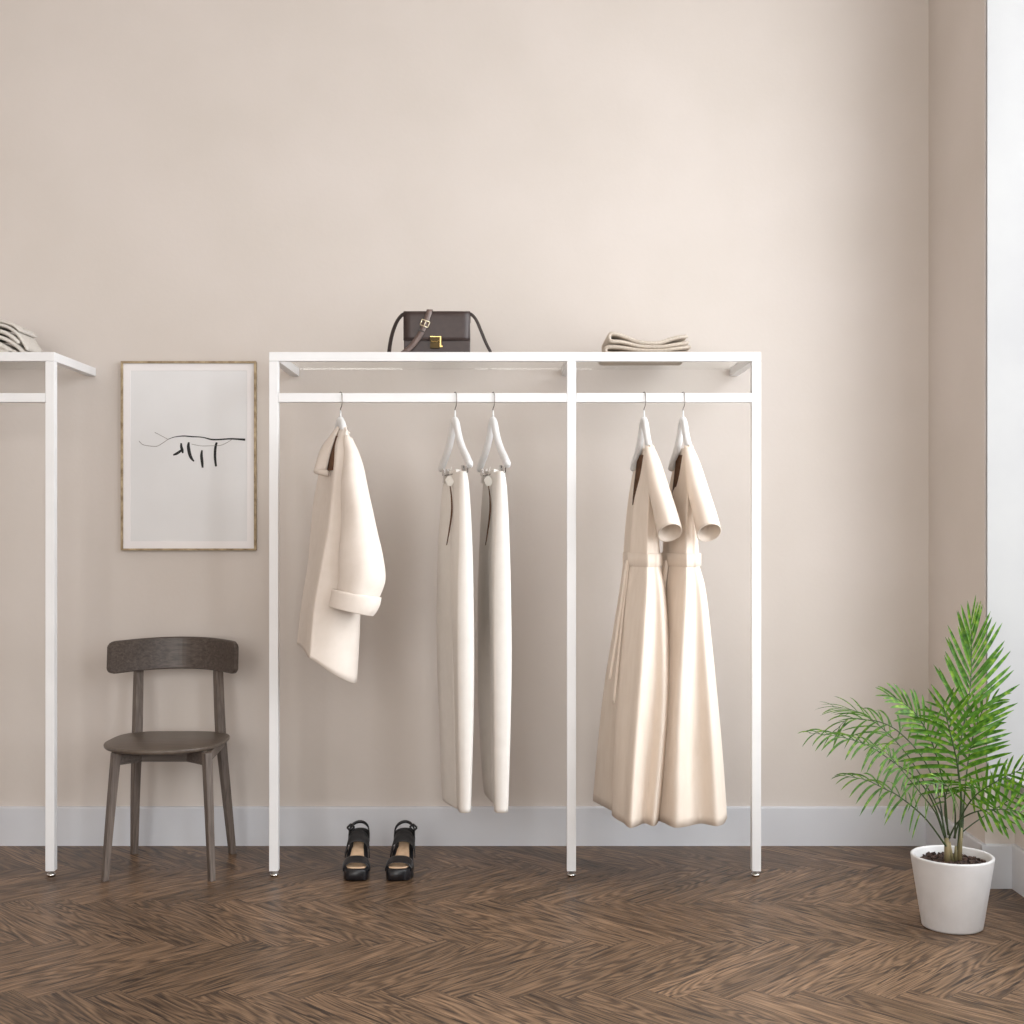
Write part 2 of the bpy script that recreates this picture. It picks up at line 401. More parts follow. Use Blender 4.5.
# ------------------------------------------------------------------ hangers
def hanger(px, theta, label, clips=False, us=1.0):
    x = X(px, YRAIL); th = math.radians(theta)
    U = Vector((math.sin(th), -math.cos(th), 0)); V = Vector((-math.cos(th), -math.sin(th), 0)); O = Vector((x, YRAIL, 0))
    def L(u, v, z): return O + U*u + V*v + Vector((0,0,z))
    t = thing('clothes_hanger', (x, YRAIL, ZR), label, 'hanger', 'white hangers on the rail')
    pts = [L(-.021, 0, ZR-.016)] + [L(.0205*math.cos(a), 0, ZR + .0025 - .016 + .0185*math.sin(a)) for a in [PI*(1-k/10) for k in range(11)]]
    pts += [L(.0205, 0, ZR-.036), L(.012, 0, ZR-.048), L(0, 0, ZR-.056), L(0,0,ZR-.086)]
    bm = bmesh.new(); tube(bm, spline(pts, 3), .0016, 8); link('hook', bm, M['steel'], t)
    bm = bmesh.new(); tube(bm, [L(0,0,ZR-.060), L(0,0,ZR-.088)], [.0028,.0036], 10); link('ferrule', bm, M['hanger'], t)
    # arms: thick curved wooden yoke
    path = [(0, -.100), (.022, -.112), (.045, -.145), (.075, -.178), (.12, -.212), (.165, -.238), (.2, -.262)]
    hh = [.030, .030, .028, .027, .026, .026, .024]
    up = spline([Vector((u*us, z, h)) for (u, z), h in zip(path, hh)], 4)
    full = [Vector((-p.x, p.y, p.z)) for p in up[:0:-1]] + up
    rings = []
    for i, p in enumerate(full):
        a = full[max(i-1, 0)]; b_ = full[min(i+1, len(full)-1)]
        tg = Vector((b_.x-a.x, b_.y-a.y)).normalized(); nn = Vector((-tg.y, tg.x))
        w = .0105; h = p.z/2
        ring = []
        for k in range(12):
            q = 2*PI*k/12; cx, sx = math.cos(q), math.sin(q)
            cv = math.copysign(abs(cx)**.6, cx)*w; cn = math.copysign(abs(sx)**.6, sx)*h
            ring.append(L(p.x + nn.x*cn, cv, ZR + p.y + nn.y*cn))
        rings.append(ring)
    bm = bmesh.new(); loft(bm, rings)
    lathe(bm, [(0,-.112),(.014,-.112),(.013,-.092),(.008,-.084),(0,-.083)], (x, YRAIL, ZR), 16)
    link('yoke', bm, M['hanger'], t)
    if clips:
        zb = ZR - .285
        bm = bmesh.new(); tube(bm, [L(-.175,0,zb+.03), L(-.175,0,zb), L(.172,0,zb), L(.172,0,zb+.03)], .0022, 8)
        link('clip_bar', bm, M['steel'], t)
        for u in (-.135, .135):
            bm = bmesh.new()
            for s in (-1, 1):
                poly = [L(u-.012, s*.004, zb+.022), L(u-.012, s*.011, zb+.024), L(u-.012, s*.006, zb-.004), L(u-.012, s*.009, zb-.028), L(u-.012, s*.004, zb-.030), L(u-.012, s*.003, zb-.004)]
                prism(bm, poly, U*.024)
            tube(bm, [L(u-.013,0,zb), L(u+.013,0,zb)], .0045, 10)
            link('clip', bm, M['chrome'], t, smooth=False)
    return L, t
hanger(340.5, 24, 'white hanger inside the cream coat, leftmost on the rail')
LT1, _ = hanger(455, 17, 'white clip hanger of the left trousers, second hanger from the left post', True)
LT2, _ = hanger(493, 15, 'white clip hanger of the right trousers, nearest left of the middle post', True)
hanger(644, 10, 'white hanger of the left dress, first right of the middle post', us=.72)
hanger(683, 10, 'white hanger of the right dress, rightmost on the rail', us=.72)

# ------------------------------------------------------------------ trousers
def wrinkle(bm, amp, sx, sz, seed):
    from mathutils import noise
    for v in bm.verts:
        n = noise.noise(Vector((v.co.x*sx + seed, v.co.y*sx, v.co.z*sz)))
        v.co += Vector((-.3, -.9, 0)) * n * amp
def trousers(tab, hem_near, hem_far, label, L, px_tag):
    Yr = YRAIL
    t = thing('trousers', (X(tab[0][2], Yr), Yr, Z(hem_near, Yr)), label, 'trousers', 'ivory trousers on clip hangers')
    near = []; far = []
    for (py, l, m, r) in tab:
        k = (py - 466) / 350
        nY = -.165 - .03*math.sin(min(k,1)*PI); q = .30 - .18*max(0, min(1, (k-.3)/.3))
        near.append((py, [(r, nY+.035), (r-1.2, nY+.004), ((m+r)/2, nY-.006), (m+1.0, nY), (m-.6, nY+.02), (m - (m-l)*q, -.05 - .05*(.3-q)/.18), (m-(m-l)*(q+.08)+1, .01 - .06*(.3-q)/.18), ((m+r)/2, .03 - .07*(.3-q)/.18), (r-3, -.03 - .04*(.3-q)/.18)]))
        far.append((py, [(m+1.0, .02), (m-(m-l)*.2, -.035+.06*(.3-q)/.18), (m-(m-l)*.35, -.015+.06*(.3-q)/.18), (l+3.0, .12), (l+.6, .165), (l, .19), (l+1.5, .2), ((l+m)/2+2, .17), (m+1, .09)]))
    def fit(rows, hem):
        # z position of last row = hem; perspective: near rows sit lower, so convert with their own depth
        return rows
    ln = [(Yr_conv(py, -.17), pts) for py, pts in near]; lf = [(Yr_conv(py, .12), pts) for py, pts in far]
    ln[-1] = (Yr_conv(hem_near, -.17), ln[-1][1]); lf[-1] = (Yr_conv(hem_far, .12), lf[-1][1])
    bm = bmesh.new()
    loft(bm, garment_rings(ln, Yr, 5, 8)); loft(bm, garment_rings(lf, Yr, 5, 8))
    wrinkle(bm, .003, 14, 3, px_tag)
    leg = link('trouser_legs', bm, M['trouser'], t)
    # waistband round the top, side pocket slit on the shaded side
    bm = bmesh.new()
    def side(f, py, off=.6):
        # point on the shaded face: f=0 far edge, 1 near ridge
        for a, b_ in zip(tab[:-1], tab[1:]):
            if a[0] <= py <= b_[0] or b_ is tab[-1]:
                k = (py-a[0])/(b_[0]-a[0]); l = a[1]+(b_[1]-a[1])*k; m = a[2]+(b_[2]-a[2])*k; break
        Y = Yr + .15 + (-.16-.15)*f
        return Vector((X(l+(m-l)*f, Y)-.0025-off*.001, Y-.004, Z(py, Y)))
    sl = [side(.45, 484), side(.62, 498), side(.66, 512), side(.58, 528), side(.46, 545)]
    ribbon(bm, spline(sl, 5), Vector((-.9,-.4,0)), [.001+.0085*math.sin(PI*min(1,max(0,i/20))) for i in range(21)], .003)
    link('pocket_slit', bm, M['lining'], t)
    # swing tag on its thread at the far clip
    p = P(px_tag, 481, Yr+.02) + Vector((0,-.035,0))
    bm = bmesh.new()
    prism(bm, [p+Vector((-.006,0,.016)), p+Vector((.006,-.003,.016)), p+Vector((.017,-.006,-.004)), p+Vector((.008,-.006,-.019)), p+Vector((-.006,0,-.019)), p+Vector((-.015,0,.002))], Vector((-.001,-.002,0)))
    tube(bm, [p+Vector((0,0,.014)), p+Vector((.003,.01,.034)), p+Vector((.006,.03,.05))], .0008, 6)
    link('swing_tag', bm, M['tagpaper'], t, smooth=False)
    return t
def Yr_conv(py, dY):
    """image row at depth YRAIL+dY expressed as a row at YRAIL (same height)"""
    return CY + (py - CY) * (YRAIL + dY) / YRAIL
trousers([(471,446.5,459.5,467),(490,442.5,459,469.5),(540,438.5,458.5,472),(600,437,457.5,473.5),(660,437,457.5,474),(720,439,458,473.5),(780,441.5,459,472),(812,443,459.5,471)],
         813, 803, 'ivory straight trousers, the left pair, hanging from a clip hanger', LT1, 450)
trousers([(471,484.5,497,504.5),(490,482.5,496.5,507),(540,479.5,495,509.5),(600,477.8,494,511),(660,477.8,494,511.5),(720,479,494.5,510.5),(780,482.5,495,509),(812,484.5,495.5,508)],
         813, 797, 'ivory straight trousers, the right pair nearer the middle post', LT2, 488.5)

# ------------------------------------------------------------------ dresses
def tube_rings(rows, Yr, seg=28):
    """rows: (cx, cy, rx, slope, dY, rY[, drop of the back rim])"""
    rr = spline_rows([tuple(r) + (0,)*(7-len(r)) for r in rows], 6); out = []
    for cx, cy, rx, sl, dY, rY, dp in rr:
        ring = []
        for k in range(seg):
            a = 2*PI*k/seg; Y = Yr + dY + rY*math.sin(a); px = cx + rx*math.cos(a)
            Yc = Yr + dY
            ring.append(Vector((X(px, Y), Y, Z(cy + sl*rx*math.cos(a) + dp*math.sin(a), Yc))))
        out.append(ring)
    return out
def spline_rows(rows, sub):
    n = len(rows[0]); cols = [spline([float(r[i]) for r in rows], sub) for i in range(n)]
    return list(zip(*cols))
def dress(dx, label, hem, right_scale):
    Yr = YRAIL
    t = thing('dress', (X(650+dx, Yr), Yr, Z(822, Yr)), label, 'dress', 'sand coloured wrap dresses')
    d = dx
    # ring order: right near, ridge near, near-left, neck/seam edge, notch, far-left edge, far back, back right
    def lv(py, R, N, S_, ND, FL, nn=-.17, ff=.17, bk=.1):
        # R right edge px, N ridge px, S_ near edge of the neck/seam, ND notch, FL far-left px; fv: depth of the fold between ridges
        fv = max(0, min(1, (py-566)/200)); Q = lambda f: N + (R-N)*f
        return (Yr_conv(py, nn*.6), [(R+d, nn+.09), (Q(.84)+d, nn+.02), (Q(.52)+d, nn+.01+.05*fv), (Q(.22)+d, nn+.012*fv), (N+d, nn-.004), ((N*.7+S_*.3)+d, nn*.8+.02*fv), ((N*.3+S_*.7)+d, nn*.4), (S_+d, -.012), (S_+ND+d, .045), (S_-.4+d, .06),
                 (FL+1.2+d, ff-.02), (FL+d, ff), (FL+3+d, ff+.03), ((R+FL)/2+4+d, bk+.03), (R-2+d, .02)])
    levels = [lv(446, 654, 650, 645.5, 3, 640, -.11, .10, .05),
              lv(456, 656, 651, 643.5, 4, 636.5, -.15, .15, .06),
              lv(475, 658, 650, 640.5, 5, 632.5, -.16, .165, .07),
              lv(500, 658, 648, 634.5, 2.2, 628.5, -.15, .17, .08),
              lv(525, 658, 647, 631.5, 1.0, 626, -.14, .165, .08),
              lv(555, 659.5, 646.5, 629.5, .8, 624, -.135, .16, .08),
              lv(566, 660, 646.5, 629.5, .8, 623.5, -.14, .165, .08),
              lv(590, 664.5, 645.5, 626, .9, 620.5, -.16, .185, .1),
              lv(640, 668.5, 642, 621.5, .9, 613.5, -.18, .2, .12),
              lv(700, 669, 637.5, 617, .9, 605, -.19, .215, .13),
              lv(760, 664.5+right_scale*2, 633, 614, .9, 599, -.195, .22, .14)]
    levels.append(lv(hem, 658+right_scale*3, 629.5, 612, .9, 594, -.2, .225, .14))
    if dx:
        fixed = []
        rmap = {590:705, 640:710.5, 700:716, 760:721, hem:725}
        for (py, pts), key in zip(levels, [446,456,475,500,525,555,566,590,640,700,760,hem]):
            if key in rmap:
                k = (rmap[key] - pts[0][0]); n0 = pts[0][0]; n1 = pts[4][0]
                q = []
                for (px, yy) in pts:
                    f = max(0, min(1, (px - (n1 - 8)) / (n0 - n1 + 8)))
                    q.append((px + k*f, yy))
                pts = q
            fixed.append((py, pts))
        levels = fixed
    bm = bmesh.new()
    rings = garment_rings(levels, Yr, 6, 7)
    # soft flutes that open towards the hem
    loft(bm, rings, cap0=True, cap1=False)
    wrinkle(bm, .004, 11, 1.5, 3 + dx)
    link('bodice_and_skirt', bm, M['dress'], t, solid=.003)
    # short cone sleeve, open at the cuff
    sl = [(650.5+d, 448, 4.8, .5, -.12, .02, 0), (654+d, 463, 8, .45, -.155, .034, 1), (659.5+d, 490, 10.8, .2, -.19, .05, 3), (666+d, 515, 11.6, .0, -.205, .058, 6), (670+d, 533, 11.8, -.2, -.215, .062, 8.5)]
    bm = bmesh.new(); loft(bm, tube_rings(sl, Yr), cap0=True, cap1=False)
    link('sleeve', bm, M['dress'], t, solid=.004)
    # far sleeve, mostly hidden behind the body
    sl = [(640+d, 458, 3, 0, .13, .02), (637.5+d, 480, 5, 0, .165, .03), (637+d, 505, 7, 0, .185, .04), (637.5+d, 522, 8, 0, .19, .045)]
    bm = bmesh.new(); loft(bm, tube_rings(sl, Yr), cap0=True, cap1=False)
    link('sleeve', bm, M['dress'], t, solid=.004)
    # belt round the waist and its hanging tie ends
    def wl(py, g):
        b_ = lv(py, 659.8, 646.5, 629.5, .8, 623.7, -.137, .162, .08)
        r = garment_rings([b_, b_], Yr, 6, 1)[0]
        c = sum(r, Vector())/len(r)
        return [p + Vector(((p.x-c.x), (p.y-c.y), 0)).normalized()*g for p in r]
    bm = bmesh.new(); loft(bm, [wl(553.3, .003), wl(553.9, .0085), wl(560, .009), wl(566, .0085), wl(566.6, .003)], cap0=False, cap1=False)
    bl = link('belt', bm, M['dress'], t)
    bm = bmesh.new()
    for a, b_, c2, e in ((627, 618, 609.5, 680), (628.5, 621, 613.5, 704)):
        pts = [Vector((X(px+d, Yr+q), Yr+q, Z(py, Yr+q))) for px, py, q in ((a, 560, -.02), (a-1.5, 572, -.03), (b_, 625, -.03), (c2, e, -.035))]
        ribbon(bm, spline(pts, 8), Vector((-.5,-.85,0)), .011, .002)
    link('tie_end', bm, M['dress'], bl)
    # dark brown sheet painting in the deep shade of the neckline
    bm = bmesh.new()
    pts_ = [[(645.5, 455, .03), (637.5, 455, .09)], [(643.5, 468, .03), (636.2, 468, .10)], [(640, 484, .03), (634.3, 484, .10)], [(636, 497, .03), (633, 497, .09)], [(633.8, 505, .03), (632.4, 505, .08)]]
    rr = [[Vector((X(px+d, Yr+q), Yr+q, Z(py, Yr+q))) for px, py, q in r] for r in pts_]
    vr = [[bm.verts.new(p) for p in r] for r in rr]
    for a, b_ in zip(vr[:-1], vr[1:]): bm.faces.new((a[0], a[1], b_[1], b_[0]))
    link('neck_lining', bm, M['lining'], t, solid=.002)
    return t
dress(0, 'sand wrap dress with tie belt, the left dress with its belt ends showing', 822, 0)
dress(39, 'sand wrap dress with tie belt, the right dress nearest the right post', 822, 0)

# ------------------------------------------------------------------ coat
def coat():
    Yr = YRAIL
    t = thing('coat', (X(335, Yr), Yr, Z(670, Yr)), 'short cream wool coat with a turned-up cuff, hanging at the left end of the rail', 'coat')
    def lv(py, R, B, C, D, nn, ff, dl=0, dr=0):
        # R right edge, B near-front edge, C crease between fronts, D far-left edge
        return (py, [(R, nn+.05, dr), ((R+B)/2+3, nn-.01, dr*.62), (B+5, nn-.012, dr*.05), (B, nn+.01, dl*.2), (C, nn*.2+.03, dl*.5), (D+2, ff-.06, dl), (D, ff-.02, dl), (D+4, ff+.01, dl), ((R+D)/2+3, ff-.02, dl*.3), (R-4, .03, dr*.5)])
    levels = [lv(431, 347, 340, 338.5, 335.5, -.05, .05), lv(447, 352, 336.5, 333.5, 325, -.12, .12), lv(470, 357, 334, 331.2, 320, -.16, .18),
              lv(500, 358, 330.5, 327, 314.5, -.165, .2), lv(530, 358.5, 327, 323, 311.5, -.165, .205), lv(565, 359, 320.5, 317, 308.5, -.165, .205),
              lv(600, 359, 314, 311.5, 303, -.165, .205), lv(630, 358, 310.5, 307.5, 299.5, -.165, .205),
              lv(654, 355.5, 309, 306, 297.5, -.165, .205, -5, 25)]
    bm = bmesh.new(); loft(bm, garment_rings(levels, Yr, 6, 7), cap0=True, cap1=False)
    wrinkle(bm, .005, 9, 3, 1.7)
    link('body', bm, M['coat'], t, solid=.004)
    sl = [(348.5, 437, 4, .5, -.10, .03), (351, 450, 7.5, .6, -.15, .042), (353.5, 470, 10.5, .25, -.195, .055), (356, 500, 14, .1, -.21, .062), (358.5, 530, 18, .05, -.215, .066), (361, 558, 21, .05, -.22, .068), (362, 578, 21.8, .08, -.22, .066), (358.5, 592, 20.5, .15, -.22, .062), (356, 600, 18.5, .18, -.22, .058)]
    rows = tube_rings(sl, Yr, 36)
    bm = bmesh.new(); loft(bm, rows, cap0=True, cap1=False)
    from mathutils import noise
    for v in bm.verts:
        n = noise.noise(Vector((v.co.x*11, v.co.y*9, v.co.z*7 + 2)))
        v.co.y += n*.02; v.co.x += n*.004
    sv = link('sleeve', bm, M['coat'], t, solid=.004)
    cf = [(357.4, 593.5, 23.3, .17, -.22, .064), (356.6, 594.2, 24.2, .18, -.22, .071), (355.5, 600, 24.0, .19, -.22, .072), (353.5, 606, 23.2, .2, -.22, .071), (351.2, 611, 21.8, .22, -.22, .068)]
    bm = bmesh.new(); loft(bm, tube_rings(cf, Yr, 36), cap0=False, cap1=False)
    link('turned_cuff', bm, M['coat'], sv, solid=.004)
    # far sleeve behind
    sl = [(334, 446, 4, 0, .12, .03), (329, 470, 8, 0, .2, .045), (325, 510, 10, 0, .235, .05), (323, 560, 11, 0, .25, .05), (322, 590, 11, 0, .255, .05)]
    bm = bmesh.new(); loft(bm, tube_rings(sl, Yr, 28), cap0=True, cap1=False)
    link('sleeve', bm, M['coat'], t, solid=.004)
    # collar: stand round the neck and two lapels
    def strip(inner, outer, name):
        a = spline([P(*q) for q in inner], 6); b_ = spline([P(*q) for q in outer], 6)
        bm = bmesh.new(); rings = []
        for p, q in zip(a, b_):
            rings.append([p.lerp(q, k/5) + Vector((-.004*math.sin(PI*k/5), -.008*math.sin(PI*k/5), 0)) for k in range(6)])
        loft(bm, rings, closed=False); link(name, bm, M['coat'], t, solid=.006)
    y = Yr
    strip([(340.5, 427, y-.01), (336.3, 435, y-.03), (330.8, 452, y-.04), (327, 469, y-.05)], [(338, 427, y+.02), (330, 437, y+.03), (321, 450, y+.02), (314, 472, y-.03)], 'lapel')
    strip([(341, 424.5, y), (344, 425, y-.02), (347, 427, y-.03)], [(341, 431, y+.01), (346, 432, y-.045), (350, 433.5, y-.06)], 'collar')
    # small flap under the lapel notch
    strip([(320, 467, y-.03), (324, 469, y-.045), (330, 471, y-.05)], [(314.5, 472.5, y-.02), (320, 474.5, y-.04), (329, 476, y-.05)], 'lapel')
    # dark brown sheet that paints the shade between lapel and near front
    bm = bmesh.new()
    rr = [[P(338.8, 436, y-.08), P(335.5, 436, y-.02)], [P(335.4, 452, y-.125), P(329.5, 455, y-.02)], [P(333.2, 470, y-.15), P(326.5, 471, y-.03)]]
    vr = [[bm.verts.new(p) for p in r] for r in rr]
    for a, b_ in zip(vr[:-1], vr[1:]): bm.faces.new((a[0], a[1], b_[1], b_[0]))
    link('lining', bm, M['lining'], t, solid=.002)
coat()

# ------------------------------------------------------------------ folded knits
def fold_ribbon(path, y0, y1, th, name, mat, label, grp):
    """folded cloth: a thick ribbon path in X/Z run back along Y with rounded ends"""
    pts = spline([Vector((x, z)) for x, z in path], 7)
    n = len(pts)
    def outline(sh):
        L_, R_ = [], []
        h = th/2 - sh
        for i, p in enumerate(pts):
            tg = (pts[min(i+1, n-1)] - pts[max(i-1, 0)]).normalized(); nn = Vector((-tg.y, tg.x))
            hh = h * (.55 if i in (0, n-1) else 1)
            L_.append(p + nn*hh); R_.append(p - nn*hh)
        return L_ + R_[::-1]
    zb = min(z for x, z in path) - th/2; xc = sum(x for x, z in path)/len(path)
    rings = []
    for Y, sh in ((y0, th*.32), (y0+.003, th*.13), (y0+.009, 0.0), (y0+(y1-y0)*.35, -.0002), (y0+(y1-y0)*.7, 0), (y1-.009, 0), (y1-.003, th*.13), (y1, th*.32)):
        rings.append([Vector((p.x, Y, p.y)) for p in outline(sh)])
    bm = bmesh.new(); loft(bm, rings)
    o = link(name, bm, mat); o['label'] = label; o['category'] = 'folded knitwear'; o['group'] = grp
    return o
Yk = 4.68
def kx(px): return X(px, Yk)
def kz(py): return Z(py, Yk)
th = .0135
A = [(688, 335.6), (675, 337.5), (660, 342.2), (648, 342.6), (636, 340.6), (624, 336.0), (615, 333.2), (610.6, 333.6), (609.4, 337.5), (611.5, 340.6), (622, 341.4), (640, 345.6), (660, 346.4), (675, 344.3), (689, 341.9)]
fold_ribbon([(kx(a), kz(b_)-.0006) for a, b_ in A], Yk, 4.98, th*1.06, 'folded_sweater', M['knit_top'],
            'oat folded sweater, the upper one, right of the handbag on the rack', 'folded sweaters right of the handbag')
B = [(691, 346.6), (675, 348.6), (660, 350.6), (640, 350.0), (622, 347.4), (612, 346.6), (606.5, 347.6), (605.8, 351), (609, 353.2), (625, 353.8), (650, 354.9), (680, 354.6), (692, 353.6)]
zsh = ZT - (min(kz(b_) for a, b_ in B) - th/2)
fold_ribbon([(kx(a), max(kz(b_), ZT + th/2 + .0005)) for a, b_ in B], Yk-.004, 4.99, th*1.06, 'folded_sweater', M['knit'],
            'oat folded sweater, the lower one, right of the handbag on the rack', 'folded sweaters right of the handbag')
# left stack, drooping at its right ends
Yk = 4.70
def droop(rows): return [(X(a - 12, Yk), Z(b_, Yk)) for a, b_ in rows]
L3 = [[(39, 350), (34, 341), (26, 331), (14, 325), (0, 323.6), (-30, 323.5), (-60, 323), (-64, 320.5), (-58, 318.8), (-30, 319), (0, 319.8), (12, 320.6), (25, 325), (32, 331)],
      [(36, 354), (29, 346.5), (20, 340.5), (10, 336.5), (0, 334.6), (-30, 334.2), (-62, 333.6), (-66, 331), (-60, 328.6), (-30, 329), (0, 329.6), (12, 331), (22, 335.6), (31, 343)],
      [(28, 356.6), (18, 353), (8, 350.4), (0, 349.6), (-30, 349.2), (-64, 348.6), (-68, 345), (-62, 340.8), (-30, 340.4), (0, 341.4), (8, 343.4), (17, 348), (24, 353)]]
names = ['topmost', 'middle', 'bottom']
for k, (rows, thk) in enumerate(zip(L3, (.0140, .0165, .0235))):
    pth = [(x, max(z, ZT + thk/2 + .001)) for x, z in droop(rows)]
    fold_ribbon(pth, Yk - .003*k, 4.87, thk*.9, 'folded_sweater', M['knit_pale'],
                'pale stone folded sweater, %s of the three at the left picture edge' % names[k], 'folded sweaters on the left rack')

# ------------------------------------------------------------------ handbag
def handbag():
    Yb = 4.70; Y1 = 4.775
    x0, x1 = X(403.5, Yb), X(470, Yb); zt = Z(311.5, Yb); z0 = ZT + .0005
    t = thing('handbag', ((x0+x1)/2, (Yb+Y1)/2, ZT), 'dark brown leather shoulder bag with brass clasp lying strap standing on the rack top', 'handbag')
    t['label'] = 'dark brown leather shoulder bag with brass clasp standing on the rack top'
    bm = bmesh.new(); rings = []
    for z, g in ((z0, .004), (z0+.01, 0), (z0+.08, -.001), (zt-.012, .002), (zt-.003, .006)):
        rings.append([Vector((x0+.001+g*.4, Yb+.004+g, z)), Vector((x1-.001-g*.4, Yb+.004+g, z)), Vector((x1-.001-g*.4, Y1-g, z)), Vector((x0+.001+g*.4, Y1-g, z))])
    loft(bm, rings); link('bag_body', bm, M['leather'], t, smooth=False, bevel=.004)
    # gusset sides
    # flap folds over the top and down the front
    bm = bmesh.new(); zf = Z(340.5, Yb)
    prof = [(Y1-.004, zt-.03), (Y1+.002, zt-.008), (Y1-.008, zt), ((Yb+Y1)/2, zt+.002), (Yb+.01, zt+.001), (Yb-.001, zt-.006), (Yb-.003, zt-.03), (Yb-.0025, (zt+zf)/2), (Yb-.002, zf)]
    pts = spline([Vector((0, a, b_)) for a, b_ in prof], 4)
    rings = [[Vector((x0+(x1-x0)*k/8, p.y, p.z)) for k in range(9)] for p in pts]
    loft(bm, rings, closed=False); link('flap', bm, M['leather'], t, solid=.004)
    bm = bmesh.new(); yy = Yb-.0046
    for (xa, za, xb, zb) in ((x0+.004, zt-.008, x0+.004, zf+.004), (x0+.004, zf+.004, x1-.004, zf+.004), (x1-.004, zf+.004, x1-.004, zt-.008)):
        box(bm, min(xa,xb)-.0004, max(xa,xb)+.0004, yy, yy+.001, min(za,zb)-.0004, max(za,zb)+.0004)
    link('stitching', bm, M['leather_dark'], t, smooth=False)
    # clasp
    bm = bmesh.new(); cx0, cx1 = X(430.2, Yb), X(439.6, Yb)
    box(bm, cx0, cx1, Yb-.010, Yb-.0045, Z(348.6, Yb), Z(337, Yb)); cl = link('clasp', bm, M['darkgold'], t, smooth=False, bevel=.001)
    bm = bmesh.new()
    box(bm, X(440, Yb), X(441.3, Yb), Yb-.013, Yb-.006, Z(347.2, Yb), Z(336.6, Yb)); box(bm, cx0, X(441.3, Yb), Yb-.0115, Yb-.006, Z(337.4, Yb), Z(336.6, Yb))
    box(bm, X(439.9, Yb), X(442.6, Yb), Yb-.0115, Yb-.006, Z(347.4, Yb), Z(346, Yb))
    pts = [Vector((X(a, Yb), Yb-.0125, Z(b_, Yb))) for a, b_ in ((431.5, 341.2), (433, 342.3), (435, 341.8), (437, 342.3), (439, 341))]
    tube(bm, spline(pts, 4), .0016, 8); link('clasp_trim', bm, M['gold'], cl, smooth=False)
    # strap: falls on both sides, one length crosses the front with a buckle
    Ym = (Yb+Y1)/2
    bm = bmesh.new()
    l = [(404.5, 314, Ym), (401, 316, Ym), (396.5, 322.5, Ym-.005), (392.5, 333, Ym-.012), (390.3, 343, Ym-.02), (389.2, 352, Ym-.028), (389.3, 355.6, Ym-.03)]
    ribbon(bm, spline([P(*q) for q in l], 5), Vector((-.55,-.75,.3)), .0165, .003)
    link('strap', bm, M['leather_dark'], t); bm = bmesh.new()
    r = [(469, 313.6, Ym), (473, 315.8, Ym), (477, 321.5, Ym-.003), (481, 331, Ym-.008), (485.5, 342, Ym-.014), (490, 351, Ym-.02), (492, 355.2, Ym-.022)]
    ribbon(bm, spline([P(*q) for q in r], 5), Vector((.75,-.55,.2)), .0165, .003)
    st = link('strap', bm, M['leather_dark'], t)
    bm = bmesh.new()
    f = [(430.2, 313, Y1), (430.2, 310.2, Ym+.01), (429.6, 310, Yb-.002), (428.2, 315, Yb-.0085), (425.5, 323, Yb-.0095), (421.5, 332, Yb-.0095), (415, 342, Yb-.0095), (408, 349.5, Yb-.011), (402, 354.5, Yb-.014)]
    nr = [Vector((0,0,1))]*6 + [Vector((0,-.4,1))]*3
    pp = spline([P(*q) for q in f], 5)
    nn = [Vector((0, 1, .6)) if i < 4 else Vector((0,0,1)) if i < 9 else Vector((0,-1,.05)) for i in range(len(pp))]
    ribbon(bm, pp, nn, .0205, .003); link('strap', bm, M['leather_pale'], t)
    bm = bmesh.new()
    c = P(425.2, 324, Yb) + Vector((0,-.014,0)); ax = (P(421.5, 332, Yb)-P(428.2, 315, Yb)).normalized(); sx = Vector((ax.z, 0, -ax.x))
    def q(a, b_): return c + sx*a + ax*b_
    w, h = .0145, .0105
    loop = [q(-w,-h), q(w,-h), q(w,h), q(-w,h), q(-w,-h)]
    for a, b_ in zip(loop[:-1], loop[1:]): tube(bm, [a, b_], .0021, 8)
    tube(bm, [q(0,-h), q(0,h)+Vector((0,-.002,0))], .0016, 8)
    link('buckle', bm, M['palegold'], t)
    # keeper loop and holes
    bm = bmesh.new()
    c2 = P(421.6, 331.4, Yb) + Vector((0,-.0118,0))
    ribbon(bm, [c2 - sx*.0125, c2 + sx*.0125], Vector((0,-1,0)), .005, .003); link('keeper', bm, M['leather_dark'], t, smooth=False)
handbag()

